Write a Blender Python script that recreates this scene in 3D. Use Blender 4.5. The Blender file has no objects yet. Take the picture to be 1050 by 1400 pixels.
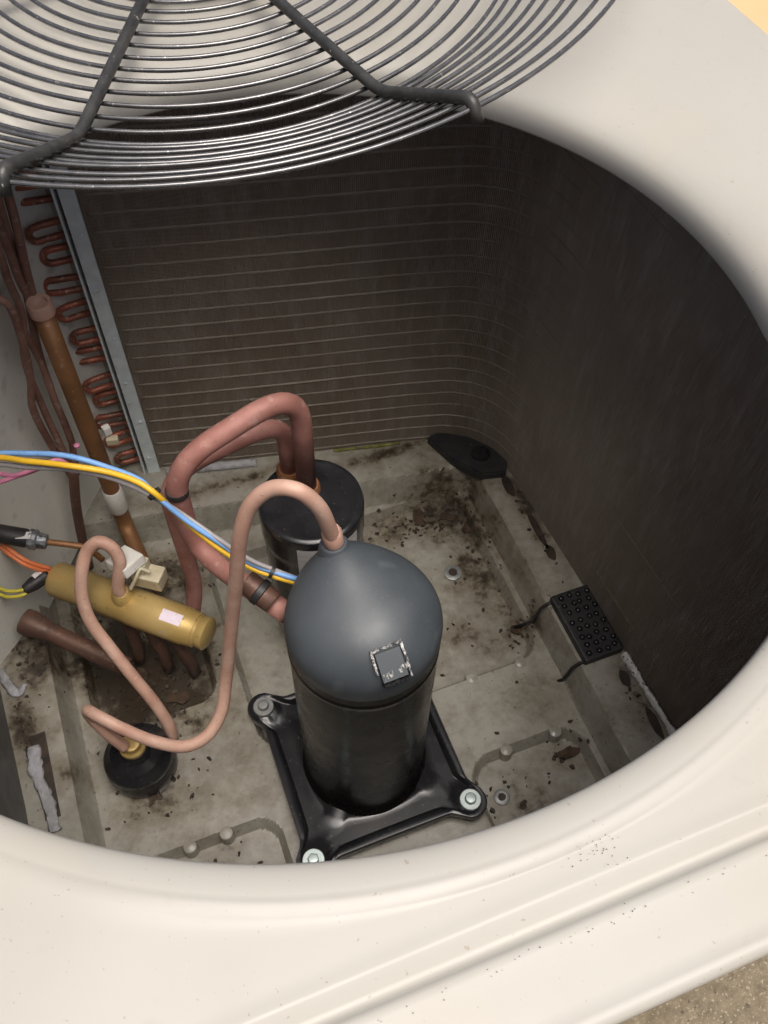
import bpy, bmesh, math, random
import numpy as np
from mathutils import Vector, Matrix

random.seed(7)
rng = np.random.default_rng(7)
scene = bpy.context.scene
COL = scene.collection

# ------------------------------------------------------------------ camera
cam_data = bpy.data.cameras.new('camera')
cam_data.sensor_fit = 'VERTICAL'
cam_data.sensor_height = 24.0
cam_data.lens = 24.0 * 1251.2 / 1400.0
cam_data.clip_start = 0.01
cam_data.clip_end = 200.0
cam = bpy.data.objects.new('camera', cam_data)
COL.objects.link(cam)
PITCH, AZ, ROLL = 0.9687, 0.3893, 0.0292
hd = Vector((math.sin(AZ), math.cos(AZ), 0)); zz = Vector((0, 0, 1))
fwd = math.cos(PITCH) * hd - math.sin(PITCH) * zz
up0 = math.sin(PITCH) * hd + math.cos(PITCH) * zz
rt0 = fwd.cross(up0)
rt = math.cos(ROLL) * rt0 + math.sin(ROLL) * up0
up = -math.sin(ROLL) * rt0 + math.cos(ROLL) * up0
cam.matrix_world = Matrix(((rt.x, up.x, -fwd.x, 0), (rt.y, up.y, -fwd.y, 0), (rt.z, up.z, -fwd.z, 1.0865), (0, 0, 0, 1)))
scene.camera = cam

# ------------------------------------------------------------------ light
SUN_EL, SUN_AZ = math.radians(75), math.radians(166)   # azimuth measured from +y towards +x
world = bpy.data.worlds.new('World'); scene.world = world
world.use_nodes = True
wn = world.node_tree.nodes; wl = world.node_tree.links
bgn = wn.get('Background') or wn.new('ShaderNodeBackground')
sky = wn.new('ShaderNodeTexSky'); sky.sky_type = 'NISHITA'; sky.sun_disc = False
sky.sun_elevation = SUN_EL; sky.sun_rotation = SUN_AZ
sky.dust_density = 8.0; sky.air_density = .7; sky.ozone_density = .5
wl.new(sky.outputs[0], bgn.inputs[0]); bgn.inputs[1].default_value = 0.08
sun_d = bpy.data.lights.new('sun', 'SUN'); sun_d.energy = 1.5; sun_d.angle = math.radians(45); sun_d.color = (1.0, 0.98, 0.95)
sun = bpy.data.objects.new('sun', sun_d); COL.objects.link(sun)
sdir = Vector((math.cos(SUN_EL) * math.sin(SUN_AZ), math.cos(SUN_EL) * math.cos(SUN_AZ), math.sin(SUN_EL)))
sun.rotation_euler = sdir.to_track_quat('Z', 'Y').to_euler()
sun.location = (0, 0, 4)
scene.view_settings.view_transform = 'Standard'
scene.view_settings.look = 'None'
scene.view_settings.exposure = 0.9
scene.view_settings.gamma = 1.0
scene.view_settings.use_curve_mapping = False

# ------------------------------------------------------------------ helpers
def tag(o, label=None, cat=None, group=None, kind=None):
    if label: o['label'] = label
    if cat: o['category'] = cat
    if group: o['group'] = group
    if kind: o['kind'] = kind
    return o

def thing(name, label, cat, loc=(0, 0, 0), group=None):
    o = bpy.data.objects.new(name, None); COL.objects.link(o)
    o.location = loc; o.empty_display_size = 0.02
    return tag(o, label, cat, group)

def link(name, me, mat, parent=None, smooth=True):
    o = bpy.data.objects.new(name, me); COL.objects.link(o)
    if mat is not None and len(me.materials) == 0:
        me.materials.append(mat)
    if parent is not None:
        o.parent = parent
        p = parent; off = Vector((0, 0, 0))
        while p is not None:
            off += p.location; p = p.parent
        o.location = -off            # parts are built in world coordinates
    if smooth:
        me.polygons.foreach_set('use_smooth', [True] * len(me.polygons)); me.update()
    return o

def mesh(name, V, F):
    me = bpy.data.meshes.new(name)
    me.from_pydata([tuple(map(float, v)) for v in V], [], [tuple(int(i) for i in f) for f in F]); me.update()
    return me

def catmull(P, n=10):
    P = [np.array(p, float) for p in P]
    Q = [2 * P[0] - P[1]] + P + [2 * P[-1] - P[-2]]
    out = []
    for i in range(1, len(Q) - 2):
        p0, p1, p2, p3 = Q[i - 1:i + 3]
        d1 = max(np.linalg.norm(p1 - p0), 1e-6) ** .5; d2 = max(np.linalg.norm(p2 - p1), 1e-6) ** .5; d3 = max(np.linalg.norm(p3 - p2), 1e-6) ** .5
        m1 = ((p1 - p0) / d1 - (p2 - p0) / (d1 + d2) + (p2 - p1) / d2) * d2
        m2 = ((p2 - p1) / d2 - (p3 - p1) / (d2 + d3) + (p3 - p2) / d3) * d2
        for k in range(n):
            t = k / n
            out.append((2*t**3-3*t**2+1)*p1 + (t**3-2*t**2+t)*m1 + (-2*t**3+3*t**2)*p2 + (t**3-t**2)*m2)
    out.append(P[-1])
    return np.array(out)

def fillet(P, r=0.03, n=8):
    """polyline with rounded corners (a bent pipe)"""
    P = [np.array(p, float) for p in P]
    rs = r if isinstance(r, (list, tuple)) else [r] * len(P)
    out = [P[0]]
    for i in range(1, len(P) - 1):
        a = P[i - 1] - P[i]; b = P[i + 1] - P[i]
        la, lb = np.linalg.norm(a), np.linalg.norm(b)
        d = min(rs[i], la * .48, lb * .48)
        A = P[i] + a / la * d; B = P[i] + b / lb * d
        for k in range(n + 1):
            t = k / n
            out.append((1 - t)**2 * A + 2 * t * (1 - t) * P[i] + t * t * B)
    out.append(P[-1])
    return np.array(out)

def tube_geo(path, rad, sides=14, cap=True, closed=False):
    path = np.asarray(path, float); n = len(path)
    rads = np.full(n, rad) if np.isscalar(rad) else np.asarray(rad, float)
    if closed:
        T = np.roll(path, -1, 0) - np.roll(path, 1, 0)
    else:
        T = np.gradient(path, axis=0)
    T /= np.linalg.norm(T, axis=1)[:, None] + 1e-12
    ref = np.array([0, 0, 1.]) if abs(T[0][2]) < .9 else np.array([1., 0, 0])
    u = np.cross(T[0], ref); u /= np.linalg.norm(u)
    V = []; F = []
    ph = np.linspace(0, 2 * np.pi, sides, endpoint=False)
    for i in range(n):
        u = u - T[i] * (u @ T[i]); u /= np.linalg.norm(u)
        v = np.cross(T[i], u)
        V.append(path[i] + rads[i] * (np.cos(ph)[:, None] * u + np.sin(ph)[:, None] * v))
    V = np.concatenate(V)
    m = n if closed else n - 1
    for i in range(m):
        a = i * sides; b = ((i + 1) % n) * sides
        for j in range(sides):
            k = (j + 1) % sides
            F.append((a + j, a + k, b + k, b + j))
    if cap and not closed:
        F.append(tuple(range(sides - 1, -1, -1))); F.append(tuple(range((n - 1) * sides, n * sides)))
    return V, F

def tube(name, path, rad, mat, parent=None, sides=14, closed=False):
    V, F = tube_geo(path, rad, sides, True, closed)
    return link(name, mesh(name, V, F), mat, parent)

def lathe_geo(prof, origin=(0, 0, 0), axis=(0, 0, 1), sides=48, cap=True):
    ax = np.array(axis, float); ax /= np.linalg.norm(ax)
    ref = np.array([0, 0, 1.]) if abs(ax[2]) < .9 else np.array([1., 0, 0])
    u = np.cross(ref, ax); u /= np.linalg.norm(u); v = np.cross(ax, u)
    ph = np.linspace(0, 2 * np.pi, sides, endpoint=False)
    V = []; F = []
    for r, h in prof:
        V.append(np.array(origin, float) + h * ax + r * (np.cos(ph)[:, None] * u + np.sin(ph)[:, None] * v))
    V = np.concatenate(V)
    for i in range(len(prof) - 1):
        for j in range(sides):
            k = (j + 1) % sides
            F.append((i * sides + j, i * sides + k, (i + 1) * sides + k, (i + 1) * sides + j))
    if cap:
        F.append(tuple(range(sides - 1, -1, -1))); F.append(tuple(range((len(prof) - 1) * sides, len(prof) * sides)))
    return V, F

def lathe(name, prof, mat, parent=None, origin=(0, 0, 0), axis=(0, 0, 1), sides=48, smooth=True):
    V, F = lathe_geo(prof, origin, axis, sides)
    o = link(name, mesh(name, V, F), mat, parent, smooth)
    if smooth: sharp(o)
    return o

def sharp(o, ang=40):
    me = o.data
    bm = bmesh.new(); bm.from_mesh(me)
    for e in bm.edges:
        if len(e.link_faces) == 2 and e.calc_face_angle(0) > math.radians(ang):
            e.smooth = False
    bm.to_mesh(me); bm.free()

def box_obj(name, center, size, mat, parent=None, rotz=0, bevel=0.001, tilt=(0, 0)):
    bm = bmesh.new(); bmesh.ops.create_cube(bm, size=1)
    bmesh.ops.scale(bm, vec=size, verts=bm.verts)
    if bevel: bmesh.ops.bevel(bm, geom=bm.edges[:], offset=bevel, segments=2, affect='EDGES', profile=.6)
    M = Matrix.Translation(center) @ Matrix.Rotation(rotz, 4, 'Z') @ Matrix.Rotation(tilt[0], 4, 'X') @ Matrix.Rotation(tilt[1], 4, 'Y')
    bmesh.ops.transform(bm, matrix=M, verts=bm.verts)
    me = bpy.data.meshes.new(name); bm.to_mesh(me); bm.free()
    return link(name, me, mat, parent, False)

def sstep(a, b, x):
    t = np.clip((x - a) / (b - a), 0, 1); return t * t * (3 - 2 * t)

# ------------------------------------------------------------------ materials
def new_mat(name):
    m = bpy.data.materials.new(name); m.use_nodes = True
    nt = m.node_tree; b = nt.nodes['Principled BSDF']
    return m, nt, b

def N(nt, t, **kw):
    n = nt.nodes.new(t)
    for k, v in kw.items():
        if k in n.inputs: n.inputs[k].default_value = v
        else: setattr(n, k, v)
    return n

def mixc(nt, fac, a, b):
    m = nt.nodes.new('ShaderNodeMix'); m.data_type = 'RGBA'
    for s, v in ((0, fac), (6, a), (7, b)):
        if isinstance(v, bpy.types.NodeSocket): nt.links.new(v, m.inputs[s])
        elif s == 0: m.inputs[0].default_value = v
        else: m.inputs[s].default_value = (*v, 1) if len(v) == 3 else v
    return m.outputs[2]

def ramp(nt, src, a, b, va=0.0, vb=1.0):
    m = nt.nodes.new('ShaderNodeMapRange'); m.inputs[1].default_value = a; m.inputs[2].default_value = b
    m.inputs[3].default_value = va; m.inputs[4].default_value = vb; m.clamp = True
    nt.links.new(src, m.inputs[0]); return m.outputs[0]

def coords(nt):
    g = nt.nodes.new('ShaderNodeNewGeometry'); return g.outputs['Position']

def noise(nt, scale, detail=4, rough=.55, vec=None, stretch=None):
    n = N(nt, 'ShaderNodeTexNoise', Scale=scale, Detail=detail, Roughness=rough)
    v = vec or coords(nt)
    if stretch:
        mp = N(nt, 'ShaderNodeMapping'); mp.inputs['Scale'].default_value = stretch
        nt.links.new(v, mp.inputs[0]); v = mp.outputs[0]
    nt.links.new(v, n.inputs['Vector']); return n.outputs['Fac']

def bump(nt, b, src, strength=.3, dist=.002):
    n = N(nt, 'ShaderNodeBump', Strength=strength, Distance=dist)
    nt.links.new(src, n.inputs['Height']); nt.links.new(n.outputs[0], b.inputs['Normal'])

def mottled(name, c1, c2, scale=40, rough=.5, rough2=None, metal=0.0, lo=.35, hi=.65, speck=None, bstr=.15, bdist=.0005, stretch=None, detail=5, coat=0):
    m, nt, b = new_mat(name)
    f = ramp(nt, noise(nt, scale, detail, stretch=stretch), lo, hi)
    col = mixc(nt, f, c1, c2)
    if speck:
        for (sc, thr, sw, sclr, amt) in speck:
            s = ramp(nt, noise(nt, sc, 2), thr, thr + sw, 0, amt)
            col = mixc(nt, s, col, sclr)
    nt.links.new(col, b.inputs['Base Color'])
    if rough2 is None: b.inputs['Roughness'].default_value = rough
    else: nt.links.new(ramp(nt, noise(nt, scale * 1.7, 4), .3, .7, rough, rough2), b.inputs['Roughness'])
    b.inputs['Metallic'].default_value = metal
    if coat: b.inputs['Coat Weight'].default_value = coat; b.inputs['Coat Roughness'].default_value = .15
    if bstr: bump(nt, b, noise(nt, scale * 6, 3), bstr, bdist)
    return m

def math_n(nt, op, a, bb):
    n = nt.nodes.new('ShaderNodeMath'); n.operation = op
    for i, v in enumerate((a, bb)):
        if isinstance(v, bpy.types.NodeSocket): nt.links.new(v, n.inputs[i])
        else: n.inputs[i].default_value = v
    return n.outputs[0]

M = {}
M['cream'] = mottled('cream_paint', (.385, .372, .330), (.365, .350, .306), 6, .38, .52, speck=[(230, .735, .015, (.25, .2, .14), .5), (520, .72, .02, (.2, .16, .1), .5), (60, .66, .12, (.30, .285, .25), .25), (12, .62, .14, (.42, .38, .30), .35)], bstr=.12, bdist=.0004)
M['galv'] = mottled('galvanised_steel', (.74, .82, .84), (.62, .70, .73), 60, .4, .55, .1, speck=[(180, .68, .03, (.75, .78, .78), .7), (90, .66, .1, (.3, .29, .25), .5)])
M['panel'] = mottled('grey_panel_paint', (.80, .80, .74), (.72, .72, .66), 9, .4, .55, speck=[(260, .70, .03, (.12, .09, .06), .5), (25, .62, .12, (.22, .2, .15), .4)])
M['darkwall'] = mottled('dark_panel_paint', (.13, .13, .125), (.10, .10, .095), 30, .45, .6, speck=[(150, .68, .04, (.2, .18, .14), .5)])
M['guard'] = mottled('black_wire_coating', (.115, .115, .115), (.17, .167, .162), 90, .2, .3, metal=.75, speck=[(330, .68, .03, (.5, .48, .43), .7), (60, .60, .2, (.10, .09, .08), .5)], bstr=0, coat=.5)
M['spoke'] = mottled('spoke_coating', (.022, .021, .019), (.045, .043, .038), 90, .32, .5, speck=[(300, .70, .03, (.5, .48, .43), .6)], bstr=.3)
M['copper_pink'] = mottled('dull_pink_copper', (.60, .40, .315), (.48, .28, .21), 26, .5, .72, .1, speck=[(120, .64, .08, (.68, .5, .42), .5), (18, .55, .14, (.38, .21, .15), .6), (260, .66, .05, (.25, .15, .11), .5)])
M['copper_red'] = mottled('reddish_copper', (.43, .215, .18), (.31, .135, .11), 24, .5, .75, .12, speck=[(90, .6, .1, (.50, .33, .29), .5), (15, .54, .15, (.2, .085, .065), .6), (260, .66, .05, (.16, .10, .075), .5)])
M['copper_dark'] = mottled('tarnished_copper', (.16, .085, .06), (.10, .058, .044), 40, .45, .6, .3, speck=[(130, .62, .08, (.33, .2, .14), .5)])
M['copper_feed'] = mottled('grimy_feeder_copper', (.30, .165, .125), (.20, .10, .075), 40, .5, .7, .15, speck=[(130, .60, .08, (.42, .32, .27), .6)])
M['copper_brown'] = mottled('brown_copper', (.30, .15, .065), (.22, .105, .045), 22, .42, .6, .35, speck=[(12, .6, .1, (.45, .13, .07), .6), (140, .66, .06, (.4, .28, .18), .5)])
M['copper_bend'] = mottled('oxidised_bend_copper', (.46, .15, .09), (.20, .085, .06), 45, .36, .55, .4, speck=[(200, .6, .08, (.55, .45, .38), .6)])
M['brass'] = mottled('yellow_brass', (.56, .41, .17), (.46, .32, .11), 14, .34, .5, .35, speck=[(220, .69, .03, (.16, .1, .04), .7), (35, .62, .1, (.58, .46, .24), .5)])
M['blackplastic'] = mottled('black_rubber', (.016, .016, .018), (.03, .029, .028), 60, .45, .6, speck=[(150, .68, .05, (.13, .12, .1), .5)])
M['blackgloss'] = mottled('gloss_black_enamel', (.012, .012, .014), (.02, .02, .022), 30, .16, .3, speck=[(14, .60, .16, (.05, .048, .046), .4), (240, .70, .03, (.2, .19, .17), .5)], bstr=.12, coat=.3)
M['compbody'] = mottled('black_compressor_enamel', (.007, .0062, .006), (.011, .0098, .0092), 20, .2, .34, speck=[(9, .60, .2, (.018, .015, .013), .5), (300, .70, .03, (.2, .18, .15), .4)], bstr=.1)
M['compbody'].node_tree.nodes['Principled BSDF'].inputs['Specular IOR Level'].default_value = .16
M['blackgloss'].node_tree.nodes['Principled BSDF'].inputs['Specular IOR Level'].default_value = .3
M['dome'] = mottled('dusty_grey_dome', (.066, .077, .087), (.050, .059, .068), 16, .42, .58, speck=[(420, .64, .06, (.13, .135, .14), .3), (30, .63, .12, (.15, .165, .175), .4)], bstr=.12)
M['steel'] = mottled('scuffed_steel', (.36, .38, .40), (.08, .09, .10), 160, .3, .5, .6, speck=[(60, .6, .1, (.75, .75, .72), .6)])
m, nt, b = new_mat('chipped_paint_edge')
cc = mixc(nt, ramp(nt, noise(nt, 240, 5, .7), .42, .56), (.07, .08, .09), (.62, .61, .58))
nt.links.new(mixc(nt, ramp(nt, noise(nt, 500, 3), .58, .66), cc, (.02, .018, .016)), b.inputs['Base Color'])
b.inputs['Roughness'].default_value = .45; bump(nt, b, noise(nt, 400, 4), .7, .0012); M['chip'] = m
M['zinc'] = mottled('zinc_plate', (.46, .56, .54), (.55, .6, .57), 90, .3, .45, .4, speck=[(160, .66, .06, (.25, .2, .15), .5)])
M['grommet'] = mottled('grey_washer', (.33, .34, .33), (.25, .255, .25), 120, .4, .5, .4, speck=[(160, .66, .06, (.15, .12, .08), .5)])
M['white'] = mottled('white_plastic', (.75, .74, .70), (.68, .66, .61), 60, .45, .6, speck=[(130, .67, .05, (.4, .33, .24), .5)])
M['cream_plastic'] = mottled('cream_plastic', (.55, .50, .36), (.46, .41, .28), 60, .4, .55, speck=[(130, .64, .05, (.25, .19, .1), .6)])
M['foam'] = mottled('white_foam', (.44, .44, .47), (.30, .30, .30), 70, .8, .9, bstr=.8, bdist=.002, speck=[(90, .62, .08, (.28, .25, .2), .6)])
M['foamwhite'] = mottled('flaking_white', (.85, .85, .82), (.7, .69, .64), 80, .7, .9, bstr=.8, bdist=.002, speck=[(170, .60, .05, (.12, .1, .07), .8)])
M['label'] = mottled('paper_label', (.72, .70, .70), (.66, .63, .62), 60, .6, bstr=0)
M['pinklabel'] = mottled('lilac_label', (.74, .66, .74), (.68, .6, .68), 60, .5, bstr=0, speck=[(420, .68, .02, (.5, .12, .2), .9)])
M['greylabel'] = mottled('grey_print_label', (.50, .495, .48), (.38, .375, .365), 160, .5, bstr=0, stretch=(.15, .15, 1.0))
for nm, cl in (('blue', (.19, .38, .72)), ('yellow', (.78, .47, .03)), ('grey', (.33, .31, .31)), ('pink', (.74, .27, .42)), ('orange', (.83, .25, .10)), ('lime', (.66, .58, .07))):
    M['wire_' + nm] = mottled('wire_' + nm, cl, tuple(.86 * k for k in cl), 50, .38, .5, bstr=.05, speck=[(200, .68, .05, tuple(.55 * k for k in cl), .6)])
M['leaf'] = mottled('dead_leaf', (.085, .05, .028), (.035, .022, .015), 70, .75, bstr=.5, bdist=.001)
M['litter'] = mottled('rotted_leaf_litter', (.055, .036, .022), (.02, .015, .011), 110, .8, .5, bstr=.5, bdist=.001)
M['grit'] = mottled('pale_grit', (.24, .21, .16), (.14, .12, .09), 300, .8, bstr=0)
M['moss'] = mottled('yellow_moss', (.26, .25, .05), (.10, .10, .035), 90, .8, bstr=.4)
M['path'] = mottled('peach_paving', (.60, .40, .21), (.55, .36, .185), 3, .8, bstr=.2)

# ground: sandy grit
m, nt, b = new_mat('sandy_grit')
c1 = mixc(nt, ramp(nt, noise(nt, 60, 6, .7), .35, .65), (.25, .205, .135), (.15, .12, .078))
c2 = mixc(nt, ramp(nt, noise(nt, 260, 3), .58, .66), c1, (.36, .32, .24))
c3 = mixc(nt, ramp(nt, noise(nt, 150, 3), .62, .70), c2, (.09, .075, .05))
nt.links.new(c3, b.inputs['Base Color']); b.inputs['Roughness'].default_value = .9
bump(nt, b, noise(nt, 140, 6, .7), .8, .006); M['ground'] = m

# coil fins: dark, dusty, slightly green-grey; dust varies in broad vertical streaks
m, nt, b = new_mat('dusty_dark_fins')
c1 = mixc(nt, ramp(nt, noise(nt, 7, 5), .3, .7), (.215, .172, .134), (.275, .233, .187))
c2 = mixc(nt, ramp(nt, noise(nt, 60, 6, .7, stretch=(1, 1, .2)), .50, .72, 0, .8), c1, (.33, .305, .265))
c3 = mixc(nt, ramp(nt, noise(nt, 330, 2), .66, .74, 0, .5), c2, (.17, .16, .14))
nt.links.new(c3, b.inputs['Base Color']); b.inputs['Roughness'].default_value = .62
M['fins'] = m
m, nt, b = new_mat('fin_collar_dust')
fa = math_n(nt, 'MULTIPLY', ramp(nt, noise(nt, 6, 4, .6), .42, .66), ramp(nt, noise(nt, 40, 4, .65), .3, .65))
c1 = mixc(nt, fa, (.215, .178, .142), (.295, .268, .22))
nt.links.new(c1, b.inputs['Base Color']); b.inputs['Roughness'].default_value = .6
M['collar'] = m

# base pan: grey-beige enamel; 'dirt' and 'wet' come from vertex attributes broken up by noise
m, nt, b = new_mat('pan_enamel')
at = N(nt, 'ShaderNodeAttribute', attribute_name='dirt')
base = mixc(nt, ramp(nt, noise(nt, 9, 6), .35, .65), (.355, .34, .292), (.318, .303, .256))
base = mixc(nt, ramp(nt, noise(nt, 45, 4), .58, .78, 0, .3), base, (.43, .42, .38))
n1 = noise(nt, 26, 8, .68); n2 = noise(nt, 95, 5, .6)
d = math_n(nt, 'ADD', math_n(nt, 'MULTIPLY', n1, .75), math_n(nt, 'MULTIPLY', n2, .35))
dd = math_n(nt, 'ADD', d, math_n(nt, 'SUBTRACT', math_n(nt, 'MULTIPLY', at.outputs['Fac'], .36), .235))
film = mixc(nt, ramp(nt, dd, .28, .58, 0, .85), base, (.15, .122, .082))
drk = mixc(nt, ramp(nt, dd, .52, .66, 0, .92), film, (.035, .026, .018))
sp = mixc(nt, ramp(nt, noise(nt, 170, 2), .69, .72, 0, .7), drk, (.05, .04, .03))
nt.links.new(sp, b.inputs['Base Color'])
nt.links.new(ramp(nt, noise(nt, 12, 4), .4, .6, .16, .42), b.inputs['Roughness'])
bump(nt, b, dd, .35, .002)
M['pan'] = m

# ------------------------------------------------------------------ ground
V = [(-40, -40, -.10), (40, -40, -.10), (40, 40, -.10), (-40, 40, -.10)]
tag(link('ground', mesh('ground', V, [(0, 1, 2, 3)]), M['ground'], None, False), kind='structure')
V = [(.95, .5, -.095), (8, .5, -.095), (8, 8, -.095), (.95, 8, -.095)]
tag(link('path', mesh('path', V, [(0, 1, 2, 3)]), M['path'], None, False), kind='structure')

# ------------------------------------------------------------------ cabinet
CX, CY = .0965, .3703
ZT = .72
cab = thing('condenser_cabinet', 'cream painted condenser cabinet with big round top opening and grey base pan', 'cabinet', (.1, .43, 0))
X0, X1, Y0, Y1 = -.335, .533, .0, .885

def rrect(phi, inset, rad):
    """distance from the ring centre to a rounded rectangle along direction phi"""
    x0, x1, y0, y1 = X0 + inset, X1 - inset, Y0 + inset, Y1 - inset
    rad = max(rad - inset, .02)
    d = np.array([math.cos(phi), math.sin(phi)])
    lo, hi = .1, .9
    for _ in range(40):
        mid = (lo + hi) / 2
        p = np.array([CX, CY]) + d * mid
        q = np.abs(p - np.array([(x0 + x1) / 2, (y0 + y1) / 2])) - np.array([(x1 - x0) / 2 - rad, (y1 - y0) / 2 - rad])
        s = np.linalg.norm(np.maximum(q, 0)) + min(max(q[0], q[1]), 0) - rad
        if s > 0: hi = mid
        else: lo = mid
    return lo

def top_panel():
    nphi = 320
    ZL = ZT - .0285
    rows = []
    for k in range(nphi):
        phi = 2 * math.pi * k / nphi
        b0 = rrect(phi, 0, .10); b1 = rrect(phi, .044, .10)
        pf = np.array([CX + b0 * math.cos(phi), CY + b0 * math.sin(phi)])
        w = float(1 - sstep(.02, .10, pf[1]))
        wf = w * float(sstep(-.07, -.02, CX + .3 * math.cos(phi)))
        RC = .306 + .045 * float(sstep(-.25, .75, math.sin(phi) + .35 * math.cos(phi)))
        wn = float(sstep(.25, .58, -math.sin(phi)))       # near half: shallow turned-in lip; far half: deeper throat
        dx, dy = CX - .0991, CY - .380
        bq = dx * math.cos(phi) + dy * math.sin(phi)
        rn = -bq + math.sqrt(bq * bq - (dx * dx + dy * dy - .3008 ** 2))
        RF = .2832 + (rn - .2832) * wn
        ZL = ZT - .0285 + .0185 * wn
        RC = max(RC, RF + .0125)
        prof = [(RF + .010, ZL - .005), (RF + .0012, ZL - .005), (RF, ZL - .003)]
        for t in np.linspace(.12, 1, 9):
            a = t * math.pi / 2
            ee = 1.5 + .7 * wn
            prof.append((RF + (RC - RF) * (1 - math.cos(a)) ** (1 / (1 + .35 * wn)), ZL + (ZT - ZL) * math.sin(a) ** (1 / ee)))
        prof.append((RC + .0020, ZT + .0002 + .0006 * wn))
        drop = .0022 * wf
        prof.append((RC + .006, ZT - drop * .8))
        ri = RC + .006
        for t in np.linspace(.15, 1, 6):
            prof.append((ri + (b1 - .011 - ri) * t, ZT - drop))
        g = .0055 * w
        prof += [(b1 - .006, ZT - drop), (b1 - .004, ZT - drop + .0003 * w), (b1 - .0022, ZT - drop + .0002 * w), (b1 - .0006, ZT - drop - .0015 * w), (b1 + .0014, ZT - g + .0015 * w), (b1 + .003, ZT - g - .0003 * w), (b1 + .0072, ZT - g - .001 * w), (b1 + .0085, ZT - g + .0018 * w), (b1 + .0105, ZT - g + .0026 * w), (b1 + .013, ZT - g + .0024 * w)]
        g = g - .0024 * w
        for t in (.4, .8):
            prof.append((b1 + .012 + (b0 - .006 - b1 - .012) * t, ZT - g))
        e = ZT - g
        prof += [(b0 - .006, e), (b0 - .004, e + .0006), (b0 - .0015, e - .0008), (b0 - .0003, e - .003), (b0, e - .006), (b0 - .001, e - .03), (b0 - .004, e - .033)]
        rows.append([(CX + r * math.cos(phi), CY + r * math.sin(phi), z) for r, z in prof])
    n = len(rows[0]); V = [p for r in rows for p in r]; F = []
    for k in range(nphi):
        k2 = (k + 1) % nphi
        for j in range(n - 1):
            F.append((k * n + j, k * n + j + 1, k2 * n + j + 1, k2 * n + j))
    o = link('top_panel', mesh('top_panel', V, F), M['cream'], cab)
    return o
top = top_panel()

# outer side walls (each a thick sheet standing inside the skirt)
def wall_strip(name, pts, z0, z1, th, mat, parent):
    pts = [np.array(p, float) for p in pts]
    nrm = []
    for i in range(len(pts)):
        a = pts[max(i - 1, 0)]; c = pts[min(i + 1, len(pts) - 1)]
        t = (c - a) / np.linalg.norm(c - a); nrm.append(np.array([-t[1], t[0]]))
    V = []; F = []
    for p, q in zip(pts, nrm):
        for off in (0, th):
            for z in (z0, z1):
                V.append((*(p + q * off), z))
    for i in range(len(pts) - 1):
        a, c = i * 4, (i + 1) * 4
        F += [(a, c, c + 1, a + 1), (a + 2, a + 3, c + 3, c + 2), (a + 1, c + 1, c + 3, a + 3), (a, a + 2, c + 2, c)]
    e = (len(pts) - 1) * 4
    F += [(0, 1, 3, 2), (e, e + 2, e + 3, e + 1)]
    return link(name, mesh(name, V, F), mat, parent, False)
i_ = .006
wall_strip('side_panel', [(X0 + .09, Y0 + i_), (X1 - .09, Y0 + i_)], -.06, ZT - .012, .004, M['cream'], cab)
wall_strip('side_panel', [(X1 - i_, Y0 + .09), (X1 - i_, Y1 - .09)], -.06, ZT - .006, .004, M['cream'], cab)
wall_strip('side_panel', [(X1 - .09, Y1 - i_), (X0 + .09, Y1 - i_)], -.06, ZT - .006, .004, M['cream'], cab)
wall_strip('side_panel', [(X0 + i_, Y1 - .09), (X0 + i_, Y0 + .09)], -.06, ZT - .006, .004, M['cream'], cab)
for (cx, cy, a0) in ((X1 - .09 - i_ * 0, Y0 + .09, -90), (X1 - .09, Y1 - .09, 0), (X0 + .09, Y1 - .09, 90), (X0 + .09, Y0 + .09, 180)):
    pts = [(cx + (.09 - i_) * math.cos(math.radians(a0 + t)), cy + (.09 - i_) * math.sin(math.radians(a0 + t))) for t in range(0, 91, 10)]
    wall_strip('corner_post', pts, -.06, ZT - .012, .004, M['cream'], cab)

# inner corner panel on the left and the dark control-box wall in front of it
wall_strip('inner_panel', [(-.262, .600), (-.226, .634), (-.185, .690), (-.135, .765), (-.085, .835), (-.045, .868), (-.022, .878)], .022, .69, .003, M['panel'], cab)
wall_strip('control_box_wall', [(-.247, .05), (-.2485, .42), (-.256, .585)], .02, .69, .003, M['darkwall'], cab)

# ---- base pan as a stamped sheet
def ledge_right(x, y):
    k = (y - .23) / .44
    a = .404 + .006 * k; return np.clip((x - a) / .010, 0, 1)
def ledge_back(x, y):
    foot = .7475 - .165 * (x - .02); topl = foot + .022
    return np.clip((y - foot) / .009, 0, 1)
def ledge_left(x, y):
    return np.clip((-.183 - x) / .011, 0, 1)
def rr_sdf(x, y, x0, x1, y0, y1, r):
    qx = np.abs(x - (x0 + x1) / 2) - (x1 - x0) / 2 + r
    qy = np.abs(y - (y0 + y1) / 2) - (y1 - y0) / 2 + r
    return np.hypot(np.maximum(qx, 0), np.maximum(qy, 0)) + np.minimum(np.maximum(qx, qy), 0) - r
REC = .018
def pan_z(x, y):
    rec = np.minimum.reduce([rr_sdf(x, y, .02, .397, .412, .695, .03),
                             rr_sdf(x, y, .243, .395, .03, .312, .035),
                             rr_sdf(x, y, -.15, .012, .03, .336, .03),
                             rr_sdf(x, y, -.165, -.01, .50, .72, .03)])
    z = -REC * (1 - np.clip((rec + .006) / .007, 0, 1))
    lg = np.maximum.reduce([ledge_right(x, y), ledge_back(x, y), ledge_left(x, y)])
    return z + .050 * lg
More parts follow.
